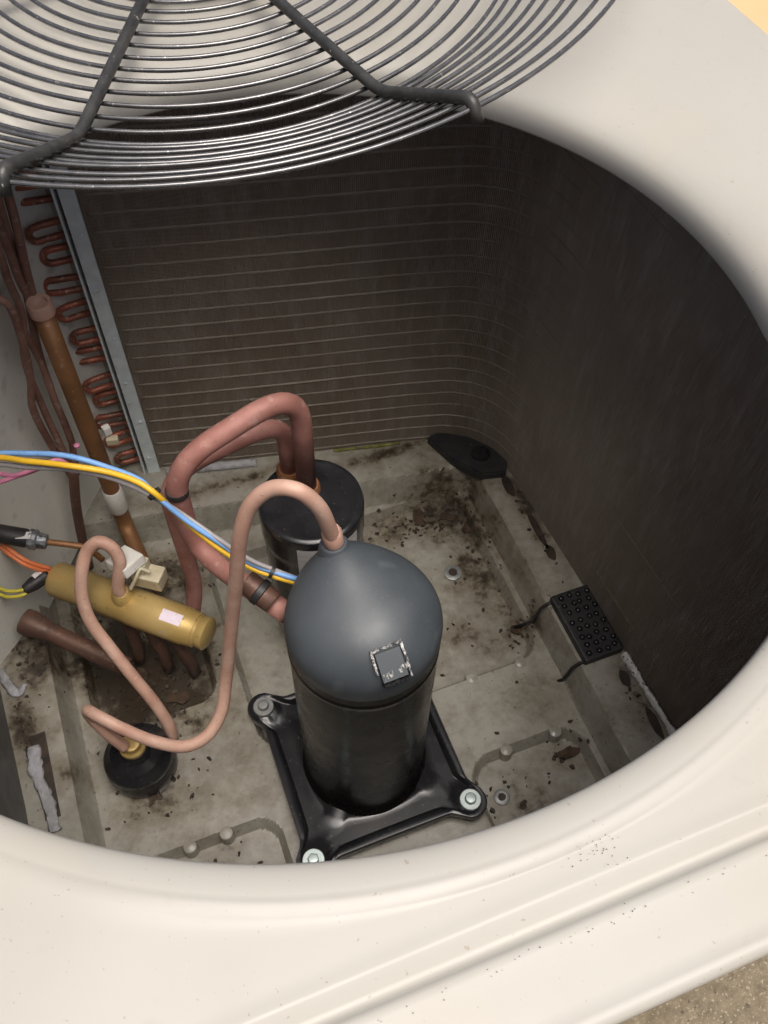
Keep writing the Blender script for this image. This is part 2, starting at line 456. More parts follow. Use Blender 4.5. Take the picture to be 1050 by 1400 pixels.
DIRT = [  # x, y, radius x, radius y, amount
    (.375, .56, .04, .06, .75), (.35, .55, .03, .03, .5), (.36, .665, .07, .045, 1.0), (.30, .665, .09, .03, .75), (.395, .62, .03, .06, .8), (.385, .52, .035, .05, .75), (.39, .455, .03, .03, .9),
    (.33, .47, .06, .04, .6), (.27, .60, .05, .05, .35), (.20, .66, .06, .05, .6), (-.12, .60, .06, .075, 1.5), (-.09, .53, .07, .05, 1.35), (-.06, .585, .06, .05, 1.5), (-.03, .56, .05, .05, 1.0),
    (-.04, .485, .05, .04, .6), (-.115, .40, .05, .035, .75), (-.21, .60, .035, .045, 1.0), (-.235, .52, .02, .05, 1.0), (-.20, .45, .02, .02, .6),
    (.31, .24, .05, .05, .6), (.37, .28, .03, .03, .45), (.365, .36, .035, .03, .55), (.28, .15, .05, .05, .5), (-.06, .30, .06, .05, .4),
    (-.03, .69, .06, .05, .8), (-.10, .69, .06, .05, .9), (.46, .60, .018, .10, .8), (.465, .30, .015, .06, .7), (.43, .73, .06, .04, 1.0), (.30, .755, .08, .012, .8), (.10, .78, .12, .012, .7), (-.01, .40, .04, .05, .3)]
def build_pan():
    xs = np.arange(-.262, .5005, .0026); ys = np.arange(.012, .875, .0026)
    X, Y = np.meshgrid(xs, ys)
    Z = pan_z(X, Y)
    nx, ny = len(xs), len(ys)
    V = np.c_[X.ravel(), Y.ravel(), Z.ravel()]
    idx = np.arange(nx * ny).reshape(ny, nx)
    F = np.stack([idx[:-1, :-1], idx[:-1, 1:], idx[1:, 1:], idx[1:, :-1]], -1).reshape(-1, 4)
    me = mesh('base_pan', V, F)
    D = np.zeros(len(V))
    for (x, y, rx, ry, a) in DIRT:
        D = np.maximum(D, a * np.exp(-(((V[:, 0] - x) / rx) ** 2 + ((V[:, 1] - y) / ry) ** 2) * .9))
    at = me.attributes.new('dirt', 'FLOAT', 'POINT'); at.data.foreach_set('value', D.astype(np.float32))
    o = link('base_pan', me, M['pan'], cab); sharp(o, 24); return o
pan = build_pan()
# stamped nubs on the recess edges
nub_prof = [(.0088, -.019), (.0085, -.010), (.0083, -.004), (.0075, .0005), (.005, .0016), (.002, .002)]
for (x, y) in ((.297, .411), (.365, .409), (.298, .309), (.365, .309), (-.092, .333), (-.049, .333)):
    lathe('stamped_nub', nub_prof, M['pan'], pan, (x, y, 0), sides=20)
lathe('drain_collar', [(.0125, -.019), (.0125, -.0145), (.009, -.013), (.0065, -.0132), (.0062, -.0155)], M['grommet'], pan, (.341, .571, 0), sides=24)
lathe('drain_collar', [(.010, -.019), (.010, -.0155), (.007, -.014), (.005, -.0143), (.0045, -.0165)], M['grommet'], pan, (.272, .262, 0), sides=20)

def flat_blob(name, pts, mat, parent, z):
    P = catmull([(x, y, z) for x, y in pts + [pts[0]]], 5)[:-1]
    cx_, cy_ = P[:, 0].mean(), P[:, 1].mean()
    V = [(cx_, cy_, z)] + [tuple(p) for p in P]
    return link(name, mesh(name, V, [(0, 1 + i, 1 + (i + 1) % len(P)) for i in range(len(P))]), mat, parent, False)
for (cx_, cy_, ln, wd) in ((.4500, .640, .020, .007), (.4555, .560, .034, .005), (.4560, .520, .013, .0065), (.4590, .325, .012, .0065), (.4640, .262, .022, .0055)):
    flat_blob('drain_slot', [(cx_ - wd, cy_ - ln * .5), (cx_, cy_ - ln), (cx_ + wd * .8, cy_ - ln * .4), (cx_ + wd, cy_ + ln * .5), (cx_, cy_ + ln), (cx_ - wd * .9, cy_ + ln * .3)], M['litter'], pan, .0506)
for (cx_, cy_, r_) in ((.341, .571, .0060), (.272, .262, .0043)):
    lathe('drain_hole', [(.0005, -.0150 if r_ > .005 else -.0160), (r_, -.0150 if r_ > .005 else -.0160), (r_, -.0170)], M['litter'], pan, (cx_, cy_, 0), sides=18)

# ------------------------------------------------------------------ coil
coil = thing('condenser_coil', 'dark dusty finned coil wrapping the back and right side of the cabinet', 'coil', (.3, .75, .03))
CP = [(.0, .8395), (.10, .8165), (.20, .7945), (.30, .7735), (.365, .7585)]
# rounded corner to the right wall
pc = [(.405, .746), (.438, .722), (.457, .690), (.463, .655)]
CP += pc + [(.466, .60), (.471, .50), (.4725, .455), (.4765, .35), (.480, .245), (.478, .16), (.462, .10), (.42, .06), (.34, .045), (.2, .04)]
cpath = catmull([(x, y, 0) for x, y in CP], 40)[:, :2]
seg = np.r_[0, np.cumsum(np.linalg.norm(np.diff(cpath, axis=0), axis=1))]
def along(s):
    x = np.interp(s, seg, cpath[:, 0]); y = np.interp(s, seg, cpath[:, 1])
    e = 1e-3
    tx = np.interp(s + e, seg, cpath[:, 0]) - np.interp(s - e, seg, cpath[:, 0]); ty = np.interp(s + e, seg, cpath[:, 1]) - np.interp(s - e, seg, cpath[:, 1])
    l = np.hypot(tx, ty) + 1e-12
    return np.stack([x, y], -1), np.stack([ty / l, -tx / l], -1)     # point, normal to the inside
CZ0, CZ1 = .030, .685
pitch = .0021
S = np.arange(0, seg[-1], pitch / 2)
P2, N2 = along(S)
# keep normals pointing to the middle of the cabinet
flip = ((np.array([CX, CY]) - P2) * N2).sum(1) < 0
N2[flip] *= -1
depth = np.where(np.arange(len(S)) % 2 == 0, 0.0, -.0013)
zs = np.linspace(CZ0, CZ1, 60)
V = []; nS = len(S)
for iz, z in enumerate(zs):
    jit = rng.normal(0, .00022, nS) * (np.arange(nS) % 2 == 0)
    q = P2 + N2 * (depth + jit)[:, None]
    V.append(np.c_[q, np.full(nS, z)])
V = np.concatenate(V)
idx = np.arange(nS * len(zs)).reshape(len(zs), nS)
F = np.stack([idx[:-1, :-1], idx[:-1, 1:], idx[1:, 1:], idx[1:, :-1]], -1).reshape(-1, 4)
tag(link('fin_pack', mesh('fin_pack', V, F), M['fins'], coil, False), kind='stuff')
# tube rows pressed through the fins
Sr = np.arange(.004, seg[-1], .008)
Pr, Nr = along(Sr); fl = ((np.array([CX, CY]) - Pr) * Nr).sum(1) < 0; Nr[fl] *= -1
for k in range(26):
    z = .056 + .0235 * k
    wob = np.interp(np.arange(len(Sr)), np.arange(0, len(Sr) + 12, 12), rng.normal(0, .00025, len(Sr) // 12 + 2)[:len(np.arange(0, len(Sr) + 12, 12))])
    q = Pr + Nr * (-.0015 + wob)[:, None]
    rad = .0022 * (1 - .22 * sstep(.36, .46, Sr)) * (1 - sstep(.52, .60, Sr) * (.35 if k % 5 == 2 else .9))
    q = q - Nr * (.0002 * sstep(.36, .46, Sr))[:, None]
    end = len(Sr) if k % 5 == 2 else int(np.searchsorted(Sr, .60))
    tube('tube_row', np.c_[q, np.full(len(Sr), z)][:end], rad[:end], M['collar'], coil, 6)
# galvanised end plate and hairpin bends
box_obj('end_plate', (-.0085, .8355, .352), (.0165, .0025, .655), M['galv'], coil, -.2, .0006)
box_obj('tube_sheet', (-.0175, .858, .352), (.0025, .044, .655), M['galv'], coil, -.2, .0006)
for k in range(8):
    lathe('rivet', [(.0026, 0), (.0024, .0008), (.0012, .0014)], M['galv'], coil, (-.0095 + .003 * (k % 2), .8335, .085 + .075 * k), (0, -1, 0), 10)
for k in range(16):
    z = .068 + .0385 * k
    yb = .852 + .006 * (k % 2)
    ln = .036 + .009 * ((k * 7) % 3)
    tl = .004 * math.sin(k * 2.1)
    p = [(-.010, yb, z), (-.022 - ln * .5, yb - tl, z)]
    hh = .018
    for a in range(0, 181, 20):
        p.append((-.022 - ln * .6 - .009 * math.sin(math.radians(a)), yb - tl * 1.4, z + hh / 2 - hh / 2 * math.cos(math.radians(a))))
    p += [(-.022 - ln * .5, yb - tl, z + hh), (-.010, yb, z + hh)]
    tube('hairpin_bend', p, .0040, M['copper_bend'], coil, 10)

# ------------------------------------------------------------------ compressor
KX, KY = .1305, .3585
comp = thing('compressor', 'black compressor with dusty grey domed top on a square black foot plate', 'compressor', (KX, KY, 0))
R = .0695
lathe('shell', [(R + .004, .020), (R + .003, .026), (R + .0005, .031), (R + .0004, .034), (R + .0003, .040), (R + .0003, .320), (R + .0003, .325), (R + .0010, .3265), (R + .0010, .329), (R + .0003, .3305), (R + .0003, .334), (R + .0003, .349)], M['compbody'], comp, (KX, KY, 0), sides=72)
dp = [(R - .0015, .344), (R + .0007, .3445), (R + .0011, .346), (R + .0013, .356), (R + .0013, .3600)]
for a in np.linspace(4, 88, 22):
    t = math.radians(a); dp.append(((R + .0013) * math.cos(t) ** .96, .360 + .050 * math.sin(t) ** 1.05))
V, F = lathe_geo(dp, (KX, KY, 0), sides=72)
# the crown is drawn up to the discharge boss at the back
BX, BY = (0.1223, 0.4106, 0.4050)[:2]
for i in range(len(V)):
    d2 = (V[i][0] - BX) ** 2 + (V[i][1] - BY) ** 2
    hgt = max(0, min(1, (V[i][2] - .352) / .02))
    V[i][2] += .019 * math.exp(-d2 / (2 * .026 ** 2)) * hgt
dome = link('dome', mesh('dome', V, F), M['dome'], comp); sharp(dome)
lathe('discharge_boss', [(.0165, -.018), (.0150, -.004), (.0135, .003), (.0118, .006), (.0095, .0068)], M['dome'], comp, (0.1221, 0.4092, 0.4120), (-.05, .18, 1), 28)
# foot plate: concave sided square with four lobes and a turned-up rim
def foot_sdf(x, y):
    q = np.maximum(np.abs(np.array([x, y])) - .0900, 0); b_ = np.linalg.norm(q) - .012
    c_ = math.hypot(abs(x) - .0955, abs(y) - .0965) - .0195
    k = .012; h = min(max(.5 + .5 * (c_ - b_) / k, 0), 1)
    return c_ * (1 - h) + b_ * h - k * h * (1 - h)
def foot_outline(n=160, grow=0.0):
    pts = []
    for k in range(n):
        a = 2 * math.pi * k / n; lo, hi = .05, .2
        for _ in range(30):
            mid = (lo + hi) / 2
            if foot_sdf(mid * math.cos(a), mid * math.sin(a)) > 0: hi = mid
            else: lo = mid
        r = lo + grow
        pts.append((r * math.cos(a), r * math.sin(a)))
    return pts
n = 200; V = []; F = []
OUT = foot_outline(n, 0)
rows_ = [(0, -.004, .013), (0, .0005, .0135), (0, .0008, .022), (0, -.0006, .0245), (0, -.0075, .0250), (0, -.0100, .0238)]
rows_ += [(1, t, 0) for t in (.10, .16, .24, .34, .46, .60, .76, .9, 1.0)]
for kind_, g, z in rows_:
    for k, (x, y) in enumerate(OUT):
        r0 = math.hypot(x, y)
        if kind_ == 0:
            s_ = (r0 + g) / r0; zz_ = z
        else:
            rr_ = (r0 - .0100) + (.062 - (r0 - .0100)) * g; s_ = rr_ / r0
            db = math.hypot(abs(x * s_) - .0955, abs(y * s_) - .0965)
            zz_ = .0185 + (.0238 - .0185) * float(1 - sstep(.012, .022, db)) + .008 * float(sstep(.70, .95, g))
        V.append((KX + x * s_, KY + y * s_, zz_))
for i in range(len(rows_) - 1):
    for k in range(n):
        k2 = (k + 1) % n
        F.append((i * n + k, i * n + k2, (i + 1) * n + k2, (i + 1) * n + k))
fp = link('foot_plate', mesh('foot_plate', V, F), M['blackgloss'], comp); sharp(fp, 50)
for q, (sx, sy) in enumerate(((-1, 1), (-1, -1), (1, -1), (1, 1))):
    bx, by = KX + sx * .0955, KY + sy * .0965
    lathe('rubber_mount', [(.016, -.002), (.0165, .010), (.0145, .018)], M['blackplastic'], comp, (bx, by, 0), sides=24)
    ws = lathe('washer', [(.0125, .0238), (.0125, .0272), (.0118, .028), (.006, .028)], M['zinc'] if q in (1, 2) else M['grommet'], comp, (bx, by, 0), sides=28)
    lathe('bolt_head', [(.0066, .0275), (.0066, .0325), (.0055, .0338), (.002, .0342)], M['zinc'] if q in (1, 2) else M['grommet'], ws, (bx, by, 0), sides=6 if q in (1, 3) else 20)
# scuffed square bracket on the front of the dome
bc = np.array((0.1325, 0.2989, 0.3880))
ax = np.array([bc[0] - KX, bc[1] - KY, 0]); ax /= np.linalg.norm(ax)
nrm = np.array([ax[0] * .55, ax[1] * .55, .83]); nrm /= np.linalg.norm(nrm)
sd = np.cross([0, 0, 1.], nrm); sd /= np.linalg.norm(sd); ud = np.cross(nrm, sd)
def on_dome(u, v, h): return tuple(bc + sd * u + ud * v + nrm * h)
fr = []
hw, hh = .0135, .0150
def frame_bar(u0, u1, v0, v1, h0, h1, name, mat):
    V = [on_dome(u, v, h) for h in (h0, h1) for (u, v) in ((u0, v0), (u1, v0), (u1, v1), (u0, v1))]
    F = [(3, 2, 1, 0), (4, 5, 6, 7), (0, 1, 5, 4), (1, 2, 6, 5), (2, 3, 7, 6), (3, 0, 4, 7)]
    return link(name, mesh(name, V, F), mat, comp, False)
br = frame_bar(-hw + .0025, hw - .0025, -hh + .0025, hh - .0025, -.012, .0045, 'terminal_plate', M['dome'])
def chip_bar(P0, P1, w, h, seed, mat):
    r3 = np.random.default_rng(seed); n_ = 16; V = []; F = []
    for i in range(n_ + 1):
        t = i / n_; u = P0[0] + (P1[0] - P0[0]) * t; v = P0[1] + (P1[1] - P0[1]) * t
        dx, dy = P1[0] - P0[0], P1[1] - P0[1]; l_ = math.hypot(dx, dy); px, py = -dy / l_, dx / l_
        a_ = w * r3.uniform(.4, 1.2); b_ = w * r3.uniform(.4, 1.2); top_ = h * r3.uniform(.55, 1.1)
        V += [on_dome(u - px * a_, v - py * a_, -.012), on_dome(u - px * a_, v - py * a_, top_ * .8), on_dome(u + px * b_, v + py * b_, top_), on_dome(u + px * b_, v + py * b_, -.012)]
    for i in range(n_):
        q = 4 * i
        for k in range(3): F.append((q + k, q + 4 + k, q + 5 + k, q + 1 + k))
    F += [(0, 1, 2, 3), (4 * n_ + 3, 4 * n_ + 2, 4 * n_ + 1, 4 * n_)]
    return link('terminal_rim', mesh('terminal_rim', V, F), mat, comp, False)
chip_bar((-hw, hh), (hw, hh + .001), .0013, .0058, 1, M['chip'])
chip_bar((-hw, -hh * .3), (-hw, hh), .0012, .0058, 2, M['chip'])
chip_bar((hw, -hh), (hw, hh), .0013, .0056, 3, M['chip'])
chip_bar((-hw * .7, -hh * .55), (hw, -hh * .35), .0032, .0054, 4, M['chip'])
chip_bar((-hw * .8, -hh), (hw * .9, -hh * 1.02), .0016, .0056, 5, M['blackplastic'])

# ------------------------------------------------------------------ accumulator
AXp = (0.1443, 0.5631, 0.2700)
AR = .0565
acc = thing('suction_accumulator', 'glossy black accumulator canister behind the compressor', 'canister', (AXp[0], AXp[1], 0))
lathe('shell', [(.02, -.002), (AR - .004, .0), (AR, .012), (AR, .018), (AR, .208), (AR, .215), (AR + .0015, .222), (AR + .0018, .227), (AR + .0018, .257), (AR + .0018, .262), (AR + .0006, .2668), (AR - .0025, .2690), (AR - .006, .2690), (AR - .009, .2675), (.030, .2690), (.004, .2705)], M['blackgloss'], acc, (AXp[0], AXp[1], 0), sides=72)
def wrap_label(name, cx, cy, r, a0, a1, z0, z1, mat, parent, n=10):
    V = []; F = []
    for i in range(n + 1):
        a = math.radians(a0 + (a1 - a0) * i / n)
        for z in (z0, z1): V.append((cx + r * math.cos(a), cy + r * math.sin(a), z))
    for i in range(n): F.append((2 * i, 2 * i + 2, 2 * i + 3, 2 * i + 1))
    return link(name, mesh(name, V, F), mat, parent)
wrap_label('label', AXp[0], AXp[1], AR + .0024, -124, -52, .200, .256, M['greylabel'], acc)
lathe('outlet_collar', [(.0150, .268), (.0145, .276), (.0128, .279)], M['copper_brown'], acc, (*(0.1449, 0.5776, 0.2700)[:2], 0), sides=24)
lathe('inlet_collar', [(.0150, .268), (.0145, .276), (.0128, .279)], M['copper_brown'], acc, (*(0.1338, 0.6063, 0.2700)[:2], 0), sides=24)

# ------------------------------------------------------------------ pipes
def pipe(name, label, path, rad, mat, sides=16, cat='pipe', group=None):
    lo = min(path, key=lambda p: p[2])
    o = tube(name, path, rad, M[mat] if isinstance(mat, str) else mat, None, sides)
    return tag(o, label, cat, group)

# suction line: accumulator top, over to the left, down, and into the compressor side
o = pipe('suction_pipe', 'thick reddish copper pipe arching from accumulator top to compressor side', fillet([(0.1445, 0.5762, 0.2720), (0.1445, 0.5762, 0.4374), (0.0089, 0.5543, 0.4000), (0.0089, 0.5543, 0.2530), (0.0741, 0.4193, 0.3050)], [0, .055, .05, .07, 0], 10), .0108, 'copper_red')
o2 = pipe('accumulator_inlet_pipe', 'dark reddish copper pipe running beneath the thick arch down to the pan', fillet([(0.1334, 0.6048, 0.2720), (0.1334, 0.6048, 0.3632), (-0.0002, 0.5965, 0.3350), (-0.0002, 0.5965, 0.1147), (-0.0180, 0.5861, 0.0500)], [0, .04, .05, .03, 0], 10), .0098, 'copper_red')
# discharge line
pipe('discharge_pipe', 'slim pinkish copper pipe looping from the compressor dome to black canister', catmull([(0.1225, 0.4098, 0.4180), (0.1183, 0.4085, 0.4450), (0.1089, 0.4077, 0.4850), (0.0947, 0.4130, 0.5050), (0.0781, 0.4245, 0.5000), (0.0601, 0.4295, 0.4800), (0.0472, 0.4286, 0.4450), (0.0377, 0.4293, 0.3900), (0.0201, 0.4347, 0.2800), (0.0012, 0.4270, 0.1900), (-0.0140, 0.4089, 0.1550), (-0.0339, 0.3964, 0.1400), (-0.0583, 0.3946, 0.1350), (-0.0870, 0.4117, 0.1300), (-0.1204, 0.4417, 0.1300), (-0.1413, 0.4626, 0.1350), (-0.1504, 0.4744, 0.1280), (-0.1499, 0.4721, 0.1120), (-0.1380, 0.4537, 0.0950), (-0.1267, 0.4419, 0.0750)], 8), .0068, 'copper_pink')
lathe('discharge_joint', [(.0072, -.006), (.0090, -.003), (.0090, .010), (.0072, .014)], M['copper_pink'], None, (0.1217, 0.4092, 0.4240), (-.08, .25, 1), 20)
tag(bpy.data.objects['discharge_joint'], 'short swollen copper joint where slim pipe enters the dome', 'pipe joint')

# brown header with a white wrap
hx, hy = (-0.0659, 0.7644, 0.2830)[:2]
hdr = thing('header_pipe', 'upright brown copper header pipe with open pale top and white wrap', 'pipe', (hx, hy, .06))
hdrp = [(hx, hy, .035), (hx, hy, .20), (hx, hy, .432)]
tube('pipe_body', np.r_[fillet([(-0.0431, 0.6634, 0.0200), (-0.0563, 0.6877, 0.0350), (hx, hy, .045), (hx, hy, .2)], .025, 6), np.array([(hx, hy, .3), hdrp[2]])], .0108, M['copper_brown'], hdr, 20)
lathe('top_cap', [(.0108, .430), (.0132, .432), (.0135, .444), (.0120, .447), (.0085, .4465), (.0080, .442)], M['copper_pink'], hdr, (hx, hy, 0), sides=24)
lathe('white_wrap', [(.0112, .083), (.0126, .086), (.0130, .110), (.0126, .126), (.0112, .129)], M['white'], hdr, (hx, hy, 0), sides=20)

# feeder tubes running beside the header
pipe('feeder_tube', 'outermost thin copper feeder tube from the top left', catmull([(-0.0626, 0.7273, 0.6000), (-0.0721, 0.7772, 0.5000), (-0.0770, 0.7928, 0.4300), (-0.0847, 0.7798, 0.3800), (-0.0888, 0.7708, 0.3100), (-0.0904, 0.7759, 0.2200), (-0.0985, 0.7641, 0.1800)], 8), 0.0042, 'copper_feed', 10, 'pipe', 'thin feeder tubes beside the header')
pipe('feeder_tube', 'second thin copper feeder tube from the top left', catmull([(-0.0768, 0.7275, 0.5600), (-0.0832, 0.7496, 0.4900), (-0.0847, 0.7593, 0.4400), (-0.0967, 0.7409, 0.4000), (-0.1014, 0.7525, 0.3100), (-0.1008, 0.7560, 0.2200), (-0.1020, 0.7594, 0.1800)], 8), 0.0040, 'copper_feed', 10, 'pipe', 'thin feeder tubes beside the header')
pipe('feeder_tube', 'thin copper feeder tube bowing out farthest left over the panel', catmull([(-0.0971, 0.7216, 0.5000), (-0.0887, 0.7198, 0.4900), (-0.0891, 0.7281, 0.4500), (-0.0999, 0.7395, 0.3700), (-0.1097, 0.7426, 0.3300), (-0.1110, 0.7578, 0.2500), (-0.1053, 0.7662, 0.1700)], 8), 0.0042, 'copper_feed', 10, 'pipe', 'thin feeder tubes beside the header')
pipe('feeder_tube', 'thin copper feeder tube pressed against the brown header pipe', catmull([(-0.0901, 0.7500, 0.4500), (-0.0869, 0.7714, 0.3500), (-0.0885, 0.7662, 0.2900), (-0.0918, 0.7730, 0.2100), (-0.0977, 0.7682, 0.1700)], 8), 0.0036, 'copper_feed', 10, 'pipe', 'thin feeder tubes beside the header')
pipe('feeder_tube', 'short thin copper tube meeting the header top from the left', catmull([(-0.0705, 0.7346, 0.5800), (-0.0733, 0.7628, 0.5200), (-0.0753, 0.7709, 0.4700), (-0.0743, 0.7814, 0.4350), (-0.0767, 0.7846, 0.4200)], 8), 0.0044, 'copper_feed', 10, 'pipe', 'thin feeder tubes beside the header')
pipe('feeder_tube', 'short thin copper tube meeting the header top from above', catmull([(-0.0521, 0.7220, 0.6200), (-0.0583, 0.7557, 0.5500), (-0.0665, 0.7723, 0.4800), (-0.0709, 0.7802, 0.4370), (-0.0739, 0.7836, 0.4200)], 8), 0.0044, 'copper_feed', 10, 'pipe', 'thin feeder tubes beside the header')
pipe('distributor_tube', 'short copper tube below the bundle of feeder tubes', catmull([(-0.0978, 0.7537, 0.2000), (-0.1113, 0.7459, 0.1400), (-0.1206, 0.7384, 0.0800), (-0.1272, 0.7321, 0.0200)], 8), .0062, 'copper_dark', 14)

# brass reversing valve
VA, VB = np.array((-0.1546, 0.6490, 0.1400)), np.array((-0.0011, 0.5114, 0.1400))
vd = (VB - VA); vl = float(np.linalg.norm(vd)); vd /= vl
VR = .0215
valve = thing('reversing_valve', 'yellow brass valve cylinder lying across the left corner', 'valve', (float((VA[0] + VB[0]) / 2), float((VA[1] + VB[1]) / 2), .10))
lathe('body', [(VR - .009, 0), (VR - .003, .0008), (VR, .005), (VR, vl * .5), (VR + .0008, vl * .505), (VR + .0008, vl - .030), (VR, vl - .028), (VR - .001, vl - .016)], M['brass'], valve, tuple(VA), tuple(vd), 48)
lathe('end_cap', [(VR - .002, vl - .0165), (VR - .004, vl - .013), (VR - .0025, vl - .010), (VR - .002, vl - .003), (VR - .006, vl)], M['brass'], valve, tuple(VA), tuple(vd), 48)
side = np.cross(vd, [0, 0, 1.]); side /= np.linalg.norm(side); vu = np.cross(side, vd)
def on_valve(t, deg, r):
    a = math.radians(deg); return VA + vd * t + r * (math.cos(a) * vu + math.sin(a) * side)
V = []; F = []
for i in range(7):
    dg = -4 + 34 * i / 6
    for t in (vl - .056, vl - .030): V.append(on_valve(t, dg, VR + .0015))
for i in range(6): F.append((2 * i, 2 * i + 1, 2 * i + 3, 2 * i + 2))
link('label', mesh('label', V, F), M['pinklabel'], valve)
jt = .098
jp = on_valve(jt, 2, VR)
jn = vu
lathe('port_collar', [(.0125, -.004), (.0120, .004), (.0095, .0085), (.0088, .010)], M['brass'], valve, tuple(jp), tuple(jn), 24)
jtop = on_valve(jt, 2, VR + .02)
pipe('valve_loop_pipe', 'pinkish copper pipe looping out of the brass valve and down to the pan', catmull([tuple(jp), tuple(jtop), (-0.0703, 0.5893, 0.2250), (-0.0740, 0.5978, 0.2400), (-0.0849, 0.6054, 0.2450), (-0.0987, 0.6042, 0.2380), (-0.1114, 0.5915, 0.2220), (-0.1209, 0.5772, 0.1950), (-0.1218, 0.5605, 0.1650), (-0.1117, 0.5386, 0.1350), (-0.0980, 0.5119, 0.1000), (-0.0847, 0.4870, 0.0650), (-0.0783, 0.4702, 0.0350), (-0.0789, 0.4622, 0.0120)], 8), .0072, 'copper_pink')
for i, (t, dx, dy, lab) in enumerate(((.085, -.004, .004, 'middle'), (.118, .004, .002, 'second'), (.150, .010, .006, 'end'))):
    a = on_valve(t, 180, VR - .002)
    e = a + np.array([dx, dy - .012, 0]); e[2] = .0
    pipe('valve_port_pipe', ('dark copper pipe under the brass valve, nearest its loop pipe', 'dark copper pipe under the brass valve, between two others', 'dark copper pipe under the brass valve, nearest its lilac label')[i],
         fillet([tuple(a), tuple(a + np.array([0, 0, -.03])), tuple((a + e) / 2 + np.array([.004, -.008, -.02])), tuple(e)], .02, 6), .0078, 'copper_dark', 14, group='dark pipes under the brass valve')
# flared stub pipe near the ledge
SA, SB = np.array((-0.2023, 0.6268, 0.1000)), np.array((-0.1036, 0.5391, 0.0750))
sdv = SB - SA; sl = float(np.linalg.norm(sdv))
stub = thing('stub_pipe', 'dark brown pipe stub with flared end below the brass valve', 'pipe', tuple(SA))
tube('pipe_body', np.array([SA + sdv * t for t in np.linspace(.1, 1, 8)]), .0115, M['copper_dark'], stub, 18)
lathe('flared_end', [(.0075, -.004), (.0155, -.003), (.0165, .004), (.0150, .012), (.0125, .024), (.0117, .030)], M['copper_dark'], stub, tuple(SA), tuple(sdv / sl), 28)

# black canister on the pan with brass neck
fx, fy = (-0.1203, 0.4447, 0.0300)[:2]
can = thing('muffler_canister', 'squat black round canister with brass neck standing on the pan', 'canister', (fx, fy, 0))
lathe('shell', [(.034, -.012), (.0395, -.006), (.041, .004), (.041, .022), (.0385, .027), (.0385, .030), (.0400, .032), (.0400, .036), (.0375, .041), (.0330, .0435), (.0315, .047), (.0290, .0495), (.0200, .0520), (.0165, .056), (.016, .064)], M['blackgloss'], can, (fx, fy, 0), sides=56)
lathe('brass_neck', [(.0150, .063), (.0150, .068), (.0115, .0705), (.0105, .078), (.0075, .079)], M['brass'], can, (fx, fy, 0), sides=28)

# pressure switch
ps = [np.array((-0.1988, 0.6792, 0.2200)), np.array((-0.1610, 0.6606, 0.2100)), np.array((-0.1435, 0.6530, 0.2070)), np.array((-0.0964, 0.6355, 0.1900))]
psw = thing('pressure_switch', 'black cylindrical switch with silver hex fitting left of the brass valve', 'switch', tuple(ps[1]))
d0 = ps[2] - ps[0]; d0 /= np.linalg.norm(d0)
L1 = float(np.linalg.norm(ps[1] - ps[0])); L2 = float(np.linalg.norm(ps[2] - ps[0]))
lathe('body', [(.006, 0), (.0105, .001), (.011, L1 - .004), (.0095, L1)], M['blackplastic'], psw, tuple(ps[0]), tuple(d0), 24)
lathe('hex_fitting', [(.0095, L1 - .001), (.0118, L1), (.0118, L1 + .008), (.0095, L1 + .0095), (.0085, L2), (.005, L2 + .001)], M['steel'], psw, tuple(ps[0]), tuple(d0), 12, False)
wrap = [on for on in ()]
tube('lead', catmull([(-.2475, ps[0][1] - .08, .235), (-.215, ps[0][1] - .03, .232), tuple(ps[0] - d0 * .012), tuple(ps[0] + d0 * .004)], 8), .004, M['blackplastic'], psw, 10)
box_obj('label', tuple((-0.1641, 0.6601, 0.2215)), (.016, .009, .0008), M['label'], psw, -.35, 0)
tube('copper_tube', catmull([tuple(ps[2]), (-0.1245, 0.6456, 0.2030), (-0.1047, 0.6384, 0.1950), (-0.0931, 0.6337, 0.1700)], 8), .0036, M['copper_brown'], psw, 12)

# connectors behind the valve
cb = thing('wire_connector', 'white and cream plastic plug standing behind the brass valve', 'connector', (-0.0612, 0.6123, 0.1600))
box_obj('white_cap', (-0.0657, 0.5976, 0.2050), (.030, .032, .014), M['white'], cb, .6, .002, (-.25, .1))
box_obj('cream_body', (-0.0462, 0.5889, 0.1750), (.034, .022, .022), M['cream_plastic'], cb, -.62, .002)
box_obj('cream_latch', (-0.0496, 0.5941, 0.1900), (.010, .018, .018), M['cream_plastic'], cb, -.62, .002)
tube('clip_wire', catmull([(-0.0710, 0.5797, 0.1750), (-0.0603, 0.5815, 0.1920), (-0.0528, 0.5858, 0.2000), (-0.0439, 0.5816, 0.1950)], 6), .0022, M['cream_plastic'], cb, 8)
tag(box_obj('wire_nut', (-0.0450, 0.7446, 0.2600), (.009, .008, .013), M['white'], None, .3, .0015), 'upper small white plug beside the header pipe', 'connector', 'white plugs by the header')
tag(box_obj('wire_nut', (-0.0424, 0.7404, 0.2450), (.014, .008, .010), M['cream_plastic'], None, -.2, .0015), 'lower small cream plug beside the header pipe', 'connector', 'white plugs by the header')
tag(lathe('pink_bead', [(.001, -.003), (.003, -.002), (.0035, .001), (.001, .003)], M['wire_pink'], None, (-0.0805, 0.7249, 0.2700), sides=12), 'tiny pink bead on the thin feeder tubes', 'bead')

